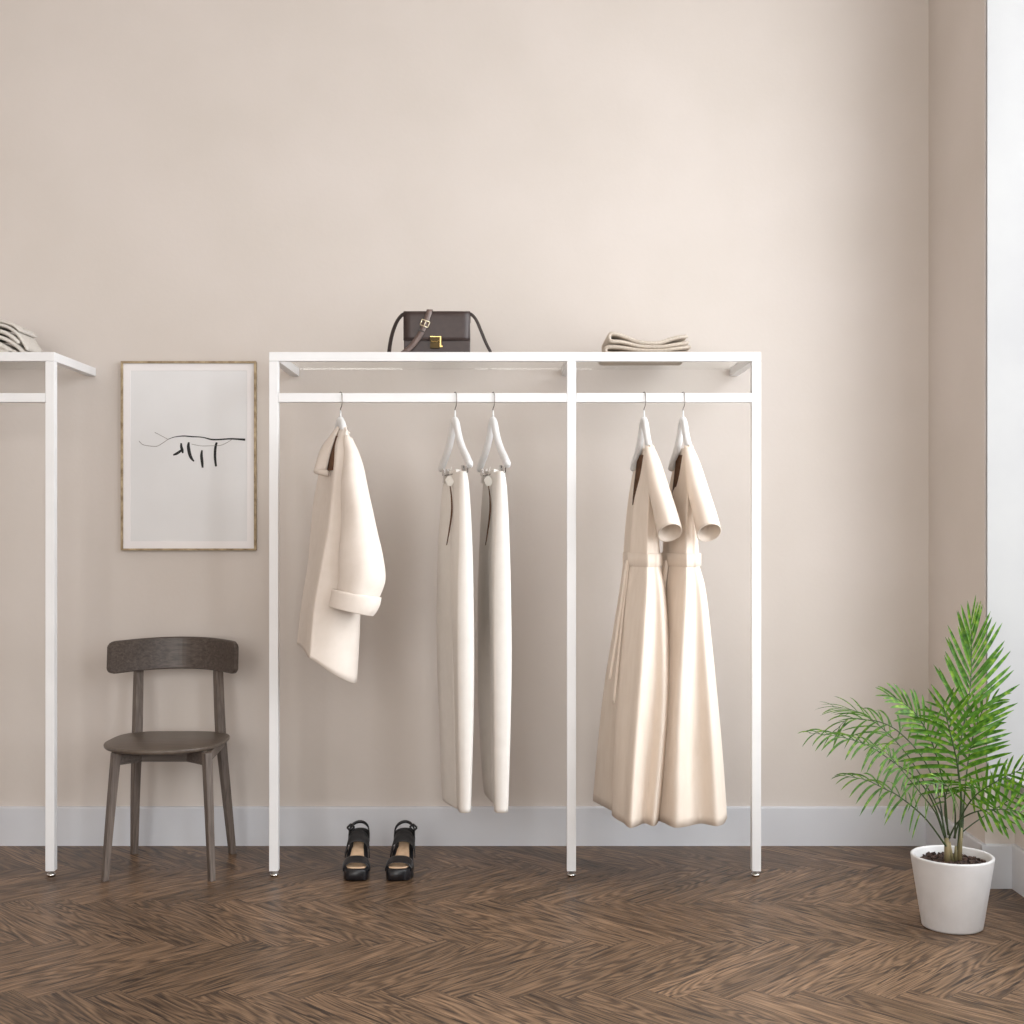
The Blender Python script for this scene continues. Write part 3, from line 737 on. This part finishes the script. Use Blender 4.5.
# ------------------------------------------------------------------ framed print
def picture():
    Yw = YB - .002; Yf = Yw - .022
    x0, x1 = X(120.5, Yf), X(255.8, Yf); z1, z0 = Z(361, Yf), Z(550.5, Yf)
    t = thing('framed_print', ((x0+x1)/2, Yw, z0), 'framed line drawing of a branch hanging above the chair', 'picture')
    w = .0078
    bm = bmesh.new()
    for a in ((x0, x0+w, z0, z1), (x1-w, x1, z0, z1), (x0+w, x1-w, z0, z0+w), (x0+w, x1-w, z1-w, z1)):
        box(bm, a[0], a[1], Yf, Yw, a[2], a[3])
    link('frame', bm, M['oakframe'], t, smooth=False, bevel=.001)
    bm = bmesh.new(); m = .028
    for a in ((x0+w, x0+w+m, z0+w, z1-w), (x1-w-m, x1-w, z0+w, z1-w), (x0+w+m, x1-w-m, z0+w, z0+w+m), (x0+w+m, x1-w-m, z1-w-m, z1-w)):
        box(bm, a[0], a[1], Yw-.012, Yw-.004, a[2], a[3])
    link('passepartout', bm, M['mat'], t, smooth=False)
    pr = link('paper', BOX(x0+w+m-.002, x1-w-m+.002, Yw-.010, Yw-.005, z0+w+m-.002, z1-w-m+.002), M['paper'], t, smooth=False)
    Yd = Yw - .0103
    def stroke(bm, pts, ws):
        pts = [((a/7.877)+130, (b_/7.877)+420) for a, b_ in pts]
        v = [P(a, b_, Yd) for a, b_ in pts]; sp = spline(v, 6)
        wv = spline([float(q) for q in ws], 6)
        ribbon(bm, sp, Vector((0,-1,0)), [max(.0007, q*.0098) for q in wv], .0006)
    bm = bmesh.new()
    stroke(bm, [(403,182),(404,210),(412,240),(416,262)], [.6,1,1.1,.5])
    link('ink_stroke', bm, M['ink'], pr, smooth=False)
    bm = bmesh.new()
    stroke(bm, [(340,276),(365,266),(390,250),(405,236)], [.5,1,1,.7])
    link('ink_stroke', bm, M['ink'], pr, smooth=False)
    bm = bmesh.new()
    stroke(bm, [(463,175),(460,210),(468,260),(482,298),(504,326)], [.7,1.2,1.3,1.1,.5])
    link('ink_stroke', bm, M['ink'], pr, smooth=False)
    bm = bmesh.new()
    stroke(bm, [(567,238),(563,280),(568,330),(572,376)], [.6,1.1,1.1,.7])
    link('ink_stroke', bm, M['ink'], pr, smooth=False)
    bm = bmesh.new()
    stroke(bm, [(683,176),(672,225),(670,300),(678,366)], [.8,1,1,.8])
    link('ink_stroke', bm, M['ink'], pr, smooth=False)
    bm = bmesh.new()
    stroke(bm, [(300,152),(350,134),(420,126),(490,131),(570,136),(640,153),(700,154),(790,148),(850,151),(908,155)], [.2,.3,.45,.5,.4,.6,.6,.6,.7,.9])
    link('ink_stroke', bm, M['ink'], pr, smooth=False)
    bm = bmesh.new()
    stroke(bm, [(70,165),(100,193),(150,204),(210,207),(255,183),(300,152)], [.25]*6)
    link('pencil_line', bm, M['pencil'], pr, smooth=False); bm = bmesh.new()
    stroke(bm, [(195,98),(230,115),(265,134),(300,152)], [.2]*4)
    link('pencil_line', bm, M['pencil'], pr, smooth=False); bm = bmesh.new()
    stroke(bm, [(485,190),(560,204),(640,203),(710,200),(760,180),(800,155)], [.2]*6)
    link('pencil_line', bm, M['pencil'], pr, smooth=False)
picture()

# ------------------------------------------------------------------ chair
def chair():
    cx, cy = -1.238, 4.715
    t = thing('dining_chair', (cx, cy, 0), 'dark smoked oak chair with curved backrest under the framed print', 'chair')
    # seat: rounded front, squarer back
    def outline(g, n=72):
        out = []
        for k in range(n):
            a = 2*PI*k/n; c, s = math.cos(a), math.sin(a)
            e = 2/2.1 if s < 0 else 2/3.6
            rx, ry = .214 - g, (.212 if s < 0 else .222) - g
            out.append((cx + math.copysign(abs(c)**e, c)*rx, cy + math.copysign(abs(s)**e, s)*ry))
        return out
    bm = bmesh.new(); rings = []
    for z, g in ((.446, .012), (.449, .004), (.452, .001), (.459, 0), (.4625, .0015), (.464, .005)):
        rings.append([Vector((a, b_, z - .006*(1-min(1, ((a-cx)**2+(b_-cy)**2)/.045)) if g > .004 and z > .46 else z)) for a, b_ in outline(g)])
    loft(bm, rings); link('seat', bm, M['chair_seat'], t)
    # legs: square section turned 45 degrees, tapering to the floor
    def leg(pts, sizes, name='leg'):
        bm = bmesh.new(); rings = []
        sp = spline([Vector(p) for p in pts], 6); sz = spline([float(s) for s in sizes], 6)
        for p, s in zip(sp, sz):
            h = s/math.sqrt(2)
            rings.append([p + Vector((h*math.cos(a), h*math.sin(a), 0)) for a in [math.radians(q) for q in (0-3, 90-3, 180-3, 270-3)]])
        loft(bm, rings); return link(name, bm, M['chair_z'], t, smooth=False, bevel=.0022)
    leg([(-1.407, 4.548, 0), (-1.391, 4.556, .22), (-1.373, 4.566, .4465)], [.021, .025, .0285])
    leg([(-1.033, 4.548, 0), (-1.043, 4.556, .22), (-1.054, 4.566, .4465)], [.021, .025, .0285])
    leg([(-1.412, 4.925, 0), (-1.404, 4.912, .25), (-1.398, 4.915, .464), (-1.401, 4.945, .70), (-1.401, 4.962, .78)], [.023, .028, .031, .029, .026])
    leg([(-1.040, 4.925, 0), (-1.062, 4.912, .25), (-1.083, 4.915, .464), (-1.099, 4.945, .70), (-1.104, 4.962, .78)], [.023, .028, .031, .029, .026])
    # backrest: bent panel
    xa, xb = -1.478, -1.003; xm = (xa+xb)/2; hw = (xb-xa)/2
    bm = bmesh.new(); rings = []
    fs = [-math.cos(PI*k/44)**1 for k in range(45)]
    for f in fs:
        x = xm + f*hw
        y = 4.812 + .155*(1 - f*f)
        e = 1 - max(0, (abs(f) - .915)/.085)
        inset = .018*(1 - math.sqrt(max(0, 1-(1-e)**2)))
        zb, ztop = .698 + inset - .006*(f*f), .8185 - inset - .006*f*f
        slope = Vector((2*.155*f/hw, 1, 0)).normalized()
        th_ = .017
        ring = []
        for z, k in ((zb+.004, -1), (zb, -.6), (zb, .6), (zb+.004, 1), ((zb+ztop)/2, 1), (ztop-.004, 1), (ztop, .6), (ztop, -.6), (ztop-.004, -1), ((zb+ztop)/2, -1)):
            lean = (z - .69)*.10
            ring.append(Vector((x, y + lean, z)) + slope*(k*th_/2))
        rings.append(ring)
    loft(bm, rings); link('backrest', bm, M['chair_x'], t, smooth=False, bevel=.0)
    # rails below the seat
    def rail(a, b_, z0, z1, zb1=None, w=.018):
        a, b_ = Vector(a), Vector(b_); d = (b_-a).normalized(); s = Vector((-d.y, d.x, 0))*w/2
        zb1 = z0 if zb1 is None else zb1
        bm = bmesh.new()
        loft(bm, [[a-s+Vector((0,0,z0)), a+s+Vector((0,0,z0)), a+s+Vector((0,0,z1)), a-s+Vector((0,0,z1))],
                  [b_-s+Vector((0,0,zb1)), b_+s+Vector((0,0,zb1)), b_+s+Vector((0,0,z1)), b_-s+Vector((0,0,z1))]])
        return bm
    def bow(pts, z0, z1, w=.018):
        bm = bmesh.new(); rings = []; n = len(pts); pts = [Vector((a, b_, 0)) for a, b_ in pts]
        for i, p in enumerate(pts):
            d = (pts[min(i+1, n-1)] - pts[max(i-1, 0)]).normalized(); q = Vector((-d.y, d.x, 0))*w/2
            rings.append([p-q+Vector((0,0,z0)), p+q+Vector((0,0,z0)), p+q+Vector((0,0,z1)), p-q+Vector((0,0,z1))])
        loft(bm, rings); return bm
    link('rail', bow([(-1.366, 4.572), (-1.303, 4.640), (-1.138, 4.640), (-1.064, 4.572)], .402, .4462), M['chair_x'], t, smooth=False, bevel=.001)
    link('rail', bow([(-1.387, 4.900), (-1.33, 4.845), (-1.15, 4.845), (-1.092, 4.900)], .418, .4462), M['chair_x'], t, smooth=False, bevel=.001)
    link('rail', rail((-1.052, 4.584, 0), (-1.074, 4.9, 0), .412, .4462), M['chair_z'], t, smooth=False, bevel=.001)
    link('rail', rail((-1.385, 4.584, 0), (-1.404, 4.9, 0), .412, .4462), M['chair_z'], t, smooth=False, bevel=.001)
chair()

# ------------------------------------------------------------------ shoes
def make_shoe(pxc, sgn, label):
    """platform sandal, toe towards the viewer; built around its own base point"""
    x0 = X(pxc, 4.56); yt = 4.535
    t = thing('platform_sandal', (x0, yt + .11, 0), label, 'shoe', 'pair of black platform sandals')
    # u across (+ = sgn outward), d depth from toe tip, z
    def W(d):   # half width of the sole at depth d (0..0.235)
        k = [(0, .026), (.012, .038), (.035, .0455), (.07, .0465), (.11, .040), (.16, .034), (.2, .0335), (.222, .027), (.235, .012)]
        for a, b_ in zip(k[:-1], k[1:]):
            if a[0] <= d <= b_[0]:
                f = (d-a[0])/(b_[0]-a[0]); return a[1]+(b_[1]-a[1])*f
        return .012
    def top_(d):  # top of the footbed
        k = [(0, .043), (.06, .044), (.1, .056), (.15, .078), (.19, .096), (.235, .100)]
        for a, b_ in zip(k[:-1], k[1:]):
            if a[0] <= d <= b_[0]:
                f = (d-a[0])/(b_[0]-a[0]); f = f*f*(3-2*f); return a[1]+(b_[1]-a[1])*f
        return k[-1][1]
    def bot(d):
        k = [(0, .006), (.02, 0), (.1, 0), (.13, .022), (.165, .056), (.235, .072)]
        for a, b_ in zip(k[:-1], k[1:]):
            if a[0] <= d <= b_[0]:
                f = (d-a[0])/(b_[0]-a[0]); return a[1]+(b_[1]-a[1])*f
        return .072
    ds = [0, .004, .012, .025, .04, .06, .08, .1, .12, .14, .16, .18, .2, .215, .226, .235]
    ctr = lambda d: x0 + sgn*(.004*math.sin(d*14) + .012*d/.235)
    bm = bmesh.new(); rings = []
    for d in ds:
        w = W(d); zt, zb = top_(d), bot(d); c = ctr(d); y = yt + d
        rings.append([Vector((c-w, y, zb+.004)), Vector((c-w+.004, y, zb)), Vector((c+w-.004, y, zb)), Vector((c+w, y, zb+.004)), Vector((c+w, y, zt-.004)), Vector((c+w-.003, y, zt)), Vector((c-w+.003, y, zt)), Vector((c-w, y, zt-.004))])
    loft(bm, rings); link('platform', bm, M['shoe'], t, bevel=.0)
    bm = bmesh.new(); rings = []   # chunky heel
    for z, s in ((.0, .88), (.012, .88), (.05, .95), (.08, 1.0)):
        rings.append([Vector((ctr(.2)+.031*s*math.cos(a), yt+.196+.033*s*math.sin(a), z)) for a in [2*PI*k/24 for k in range(24)]])
    loft(bm, rings); link('heel', bm, M['shoe'], t)
    bm = bmesh.new(); rings = []   # footbed
    for d in ds[2:-1]:
        w = W(d)-(.009 if d < .08 else .015); rings.append([Vector((ctr(d)+w*k, yt+d, top_(d)+.0012+.002*k*k)) for k in (-1,-.5,0,.5,1)])
    loft(bm, rings, closed=False); link('insole', bm, M['insole'], t, solid=.002)
    # toe strap and instep strap: arched bands
    def band(d0, d1, h0, h1, name, mat, lean=0, wadd=0.0):
        bm = bmesh.new(); rings = []
        for i in range(9):
            f = i/8; d = d0+(d1-d0)*f; h = h0+(h1-h0)*f
            w = W(d)+.002+wadd; c = ctr(d); zb = top_(d)-.012
            ring = []
            for k in range(21):
                a = PI*k/20; ca, sa = math.cos(a), math.sin(a)
                ring.append(Vector((c + w*math.copysign(abs(ca)**.75, ca), yt+d+lean*sa, zb + (h+.012)*abs(sa)**.75)))
            rings.append(ring)
        loft(bm, rings, closed=False); return link(name, bm, mat, t, solid=.003)
    band(.024, .062, .019, .032, 'toe_strap', M['shoe'])
    band(.122, .166, .044, .055, 'instep_strap', M['shoe_suede'], .012, .003)
    # ankle strap looping behind the ankle, with buckle
    bm = bmesh.new(); pts = []; nr = []
    c = ctr(.19)
    for k in range(25):
        a = -.15*PI + 1.3*PI*k/24
        rr = .037
        pts.append(Vector((c + rr*math.cos(a), yt+.188+.036*math.sin(a), .120 + .040*math.sin(max(0, min(PI, a)))**.8 - (.02 if a < 0 or a > PI else 0)*min(1, abs(a if a < 0 else a-PI)/.3))))
        nr.append(Vector((math.cos(a), math.sin(a), .25)))
    ribbon(bm, pts, nr, .011, .003); an = link('ankle_strap', bm, M['shoe'], t)
    bm = bmesh.new(); b_ = pts[18] if sgn < 0 else pts[6]
    q = b_ + Vector((0, -.006, 0)); s_ = -1 if sgn < 0 else 1
    e = Vector((s_*.62, 0, -.6)).normalized()*.010; f_ = Vector((.6, 0, s_*.62)).normalized()*.0085
    lp = [q-e-f_, q+e-f_, q+e+f_, q-e+f_, q-e-f_]
    for a, c_ in zip(lp[:-1], lp[1:]): tube(bm, [a, c_], .0036, 8)
    link('buckle', bm, M['shoe'], an)
    bm = bmesh.new(); rings = []   # heel counter under the ankle strap
    for z in (.095, .112, .125):
        rings.append([Vector((ctr(.2)+.036*math.cos(a), yt+.2+.036*math.sin(a), z + .01*math.sin(a))) for a in [PI*(.0+1.0*k/18) for k in range(19)]])
    loft(bm, rings, closed=False); link('heel_counter', bm, M['shoe_suede'], t, solid=.003)
make_shoe(357.0, -1, 'black platform sandal, left of the pair, on the floor under the coat')
make_shoe(397.5, 1, 'black platform sandal, right of the pair, on the floor nearer the trousers')

# ------------------------------------------------------------------ potted palm
def palm():
    pc = Vector((1.382, 4.035, 0))
    t = thing('potted_palm', pc, 'green palm in a white round pot in the right corner', 'potted plant')
    H = .222; R1, R0 = .1255, .092
    bm = bmesh.new()
    lathe(bm, [(0,0),(R0-.006,0),(R0-.001,.003),(R0,.008),(R1-.001,H-.006),(R1-.001,H-.002),(R1-.004,H),(R1-.009,H),(R1-.012,H-.004),(R1-.02,H-.06),(R0-.01,.02),(0,.015)], pc, 64)
    link('pot', bm, M['pot'], t)
    from mathutils import noise
    bm = bmesh.new(); seg = 60
    rings = []
    for r in [.002] + [.104*k/16 for k in range(1, 17)]:
        rings.append([Vector((pc.x+r*math.cos(a), pc.y+r*math.sin(a), H-.024 + .010*noise.noise(Vector((r*math.cos(a)*70, r*math.sin(a)*70, 1))) + .008*(1-r/.1))) for a in [2*PI*k/seg for k in range(seg)]])
    loft(bm, rings, True, False)
    for k in range(150):   # bark chips
        a = random.random()*2*PI; r = .1*math.sqrt(random.random()); s = .003+.005*random.random()
        c = Vector((pc.x+r*math.cos(a), pc.y+r*math.sin(a), H-.02+.006*(1-r/.1)))
        mt = Matrix.Translation(c) @ Matrix.Rotation(random.random()*6, 4, Vector((random.random(), random.random(), random.random()+.1)).normalized()) @ Matrix.Diagonal((s*1.6, s, s*.5, 1))
        bmesh.ops.create_icosphere(bm, subdivisions=1, radius=1, matrix=mt)
    link('soil', bm, M['soil'], t, smooth=False)
    Yp = pc.y
    bm = bmesh.new()
    for b0, b1, r in (((947.5, 862), (946.5, 838), .0085), ((952, 862), (949, 842), .006), ((959.5, 860), (961, 828), .0065), ((955.5, 861), (956, 846), .005)):
        p0 = P(b0[0], b0[1], Yp-.015); p1 = P(b1[0], b1[1], Yp-.015)
        tube(bm, [p0, p0.lerp(p1, .5), p1], [r*1.25, r, r*.8], 12)
    link('cane', bm, M['cane'], t)
    def frond(path, nl, ln, start, nrm, a0=62, a1=22, droop=.25, wid=.0085, rr=.0035, onlyside=None, curl=0, jit=1.0):
        pts = spline([P(a, b_, Yp + c) for a, b_, c in path], 10)
        n = len(pts)
        bm = bmesh.new()
        cum = [0]
        for p, q in zip(pts[:-1], pts[1:]): cum.append(cum[-1] + (q-p).length)
        tot = cum[-1]
        def at(s):
            for i in range(n-1):
                if cum[i+1] >= s*tot or i == n-2:
                    f = (s*tot-cum[i])/max(1e-6, cum[i+1]-cum[i]); return pts[i].lerp(pts[i+1], max(0, min(1, f))), (pts[i+1]-pts[i]).normalized()
        for k in range(nl):
            s = start + (1-start)*(k+.5)/nl
            env = math.sin(PI*min(1, .22 + .70*(k+.5)/nl))**.7
            for sd in (-1, 1):
                if onlyside and sd != onlyside: continue
                s2 = min(.998, s + sd*.25*(1-start)/nl)
                p, tg = at(s2)
                nn = (nrm - tg*nrm.dot(tg)).normalized(); side = tg.cross(nn)*sd
                ang = math.radians(a0 + (a1-a0)*k/(nl-1) + random.uniform(-5,5)*jit)
                d = (tg*math.cos(ang) + side*math.sin(ang) + nn*random.uniform(-.12,.16)*jit + nn*.08).normalized()
                L_ = ln*env*random.uniform(.88, 1.08)
                rings = []; m = 7
                for q in range(m+1):
                    f = q/m
                    c = p + d*L_*f + Vector((0,0,-1))*droop*L_*f*f + tg*curl*L_*f*f
                    dd = (d + Vector((0,0,-1))*2*droop*f + tg*2*curl*f).normalized()
                    ss = dd.cross(nn).normalized(); n2 = ss.cross(dd)
                    w = wid*env*(math.sin(PI*min(1, .12+.80*f))**.75)*(1 if f < .98 else .15)*.5
                    rings.append([c - ss*w + n2*w*.35, c - n2*0, c + ss*w + n2*w*.35])
                loft(bm, rings, closed=False)
        f_ = link('frond', bm, M['leaf'], t)
        bm = bmesh.new(); tube(bm, pts, [rr*(1-.75*i/(n-1)) for i in range(n)], 8); link('rachis', bm, M['stem'], f_)
    cam = Vector((0,-1,0)); up = Vector((0,0,1))
    def N_(x, y, z): return Vector((x, y, z)).normalized()
    # tall upright frond
    frond([(961, 852, 0), (961.5, 800, .01), (958, 765, .01), (962, 735, .02), (970, 690, .03), (971.5, 650, .04), (971, 620, .04)], 20, .185, .36, N_(.1,-1,.1), 66, 8, .08, .0135, .004, curl=.12)
    # broad frond in front of it, spreading lower
    frond([(958, 850, -.01), (961, 800, -.03), (957, 762, -.06), (949, 728, -.09), (943, 705, -.12)], 12, .195, .38, N_(-.15,-1,.25), 74, 32, .16, .0150, .004)
    # second upright, right
    frond([(962, 838, .02), (965, 790, .04), (971, 745, .05), (982, 712, .05), (996, 696, .04)], 10, .115, .45, N_(.0,-1,.3), 58, 18, .16, .0120, .0032)
    # leafy frond bending to the upper left, towards the viewer
    frond([(948, 835, -.01), (944, 790, -.02), (934, 748, -.05), (919, 718, -.08), (902, 702, -.1), (888, 695, -.1)], 12, .125, .5, N_(.1,-.9,.6), 46, 14, .2, .0125, .0032)
    # arching left fronds
    frond([(945, 840, 0), (938, 792, .03), (922, 757, .06), (899, 732, .08), (880, 722, .09), (862, 719.5, .1), (848, 719, .1), (836, 730, .1)], 11, .13, .42, N_(-.15,-.55,.8), 66, 26, .55, .0085, .003, jit=1.6)
    frond([(946, 838, .01), (940, 812, .03), (925, 783, .05), (905, 752, .1), (882, 728, .16), (858, 712, .2), (832, 706, .22)], 10, .13, .55, N_(-.2,-.3,.9), 50, 18, .30, .006, .003, jit=1.6)
    frond([(945, 838, -.01), (934, 805, -.02), (919, 781, -.04), (892, 761, -.06), (867, 745, -.08), (836, 736, -.09), (809, 733, -.1)], 14, .11, .36, N_(-.15,-.6,.8), 66, 20, .50, .0085, .003, jit=1.6)
    frond([(944, 836, -.02), (935, 812, -.05), (918, 790, -.1), (900, 768, -.13), (885, 752, -.15), (868, 744, -.16)], 13, .075, .3, N_(0,-.75,.65), 70, 25, .45, .008, .0025, jit=1.6)
    frond([(946, 846, -.02), (925, 818, -.05), (900, 797, -.08), (885, 789, -.09), (866, 780, -.1), (845, 776, -.1)], 11, .11, .33, N_(-.1,-.65,.75), 66, 20, .5, .0085, .003, jit=1.6)
    # right-hand fronds
    frond([(948, 840, 0), (958, 822, -.02), (975, 812, -.05), (996, 809.5, -.08), (1018, 811, -.1), (1042, 818, -.1)], 11, .115, .38, N_(.0,-.75,.65), 84, 45, -.12, .011, .003)
    frond([(960, 834, 0), (974, 823, .0), (992, 811, .01), (1010, 800, .0), (1034, 790, -.02)], 9, .11, .36, N_(0,-.7,.7), 84, 40, -.1, .0095, .0026)
    frond([(954, 838, -.01), (962, 815, -.04), (975, 796, -.08), (992, 784, -.12), (1020, 770, -.16), (1040, 764, -.18)], 12, .09, .3, N_(0,-.8,.55), 66, 22, .12, .009, .003)
    # small fronds facing the viewer
    frond([(955, 838, -.02), (955, 810, -.08), (950, 790, -.14), (942, 783, -.2), (930, 785, -.25)], 9, .09, .35, N_(.1,-.7,.7), 66, 25, .3, .009, .003, jit=1.5)
    frond([(950, 838, -.01), (945, 815, -.03), (946, 795, -.06), (952, 782, -.1), (962, 780, -.15), (972, 785, -.18)], 9, .09, .4, N_(.1,-.75,.6), 66, 25, .3, .009, .0026, jit=1.5)
palm()

# ------------------------------------------------------------------ camera
cam = bpy.data.cameras.new('camera'); co = bpy.data.objects.new('camera', cam); COL.objects.link(co)
co.location = (0, 0, HC); co.rotation_euler = (PI/2, 0, 0)
cam.sensor_fit = 'HORIZONTAL'; cam.sensor_width = 36; cam.lens = F/1024*36
cam.shift_x = (512-CX)/1024; cam.shift_y = (CY-512)/1024
cam.clip_start = .05; cam.clip_end = 100
S.camera = co

# ------------------------------------------------------------------ daylight
w = bpy.data.worlds.new('sky'); S.world = w; w.use_nodes = True
bg = w.node_tree.nodes['Background']; bg.inputs[0].default_value = (.86,.93,1,1); bg.inputs[1].default_value = .5
def area(name, loc, rot, sx, sy, e, col):
    l = bpy.data.lights.new(name, 'AREA'); l.shape = 'RECTANGLE'; l.size = sx; l.size_y = sy; l.energy = e; l.color = col
    o = bpy.data.objects.new(name, l); COL.objects.link(o); o.location = loc; o.rotation_euler = rot
    return o
# daylight at the right-hand bays, plus fill at the added windows behind the camera
for i, (a, b_) in enumerate(WINS):
    area('window_daylight', (XO+.32, (a+b_)/2, (ZS+ZH)/2+.3), (0, math.radians(90-14), 0), ZH-ZS+.3, a-b_+.1, (138, 150)[i], (.95,.965,1.0))
for i, (a, b_) in enumerate(FILL_WINS):
    area('window_daylight', ((a+b_)/2, YF-.2, 2.1), (math.radians(90-20), 0, 0), b_-a, 2.9, (84, 54)[i], (1.0,.97,.94))

vs = S.view_settings
S.display_settings.display_device = 'sRGB'
vs.view_transform = 'Standard'; vs.look = 'None'; vs.exposure = .47; vs.gamma = 1; vs.use_curve_mapping = False
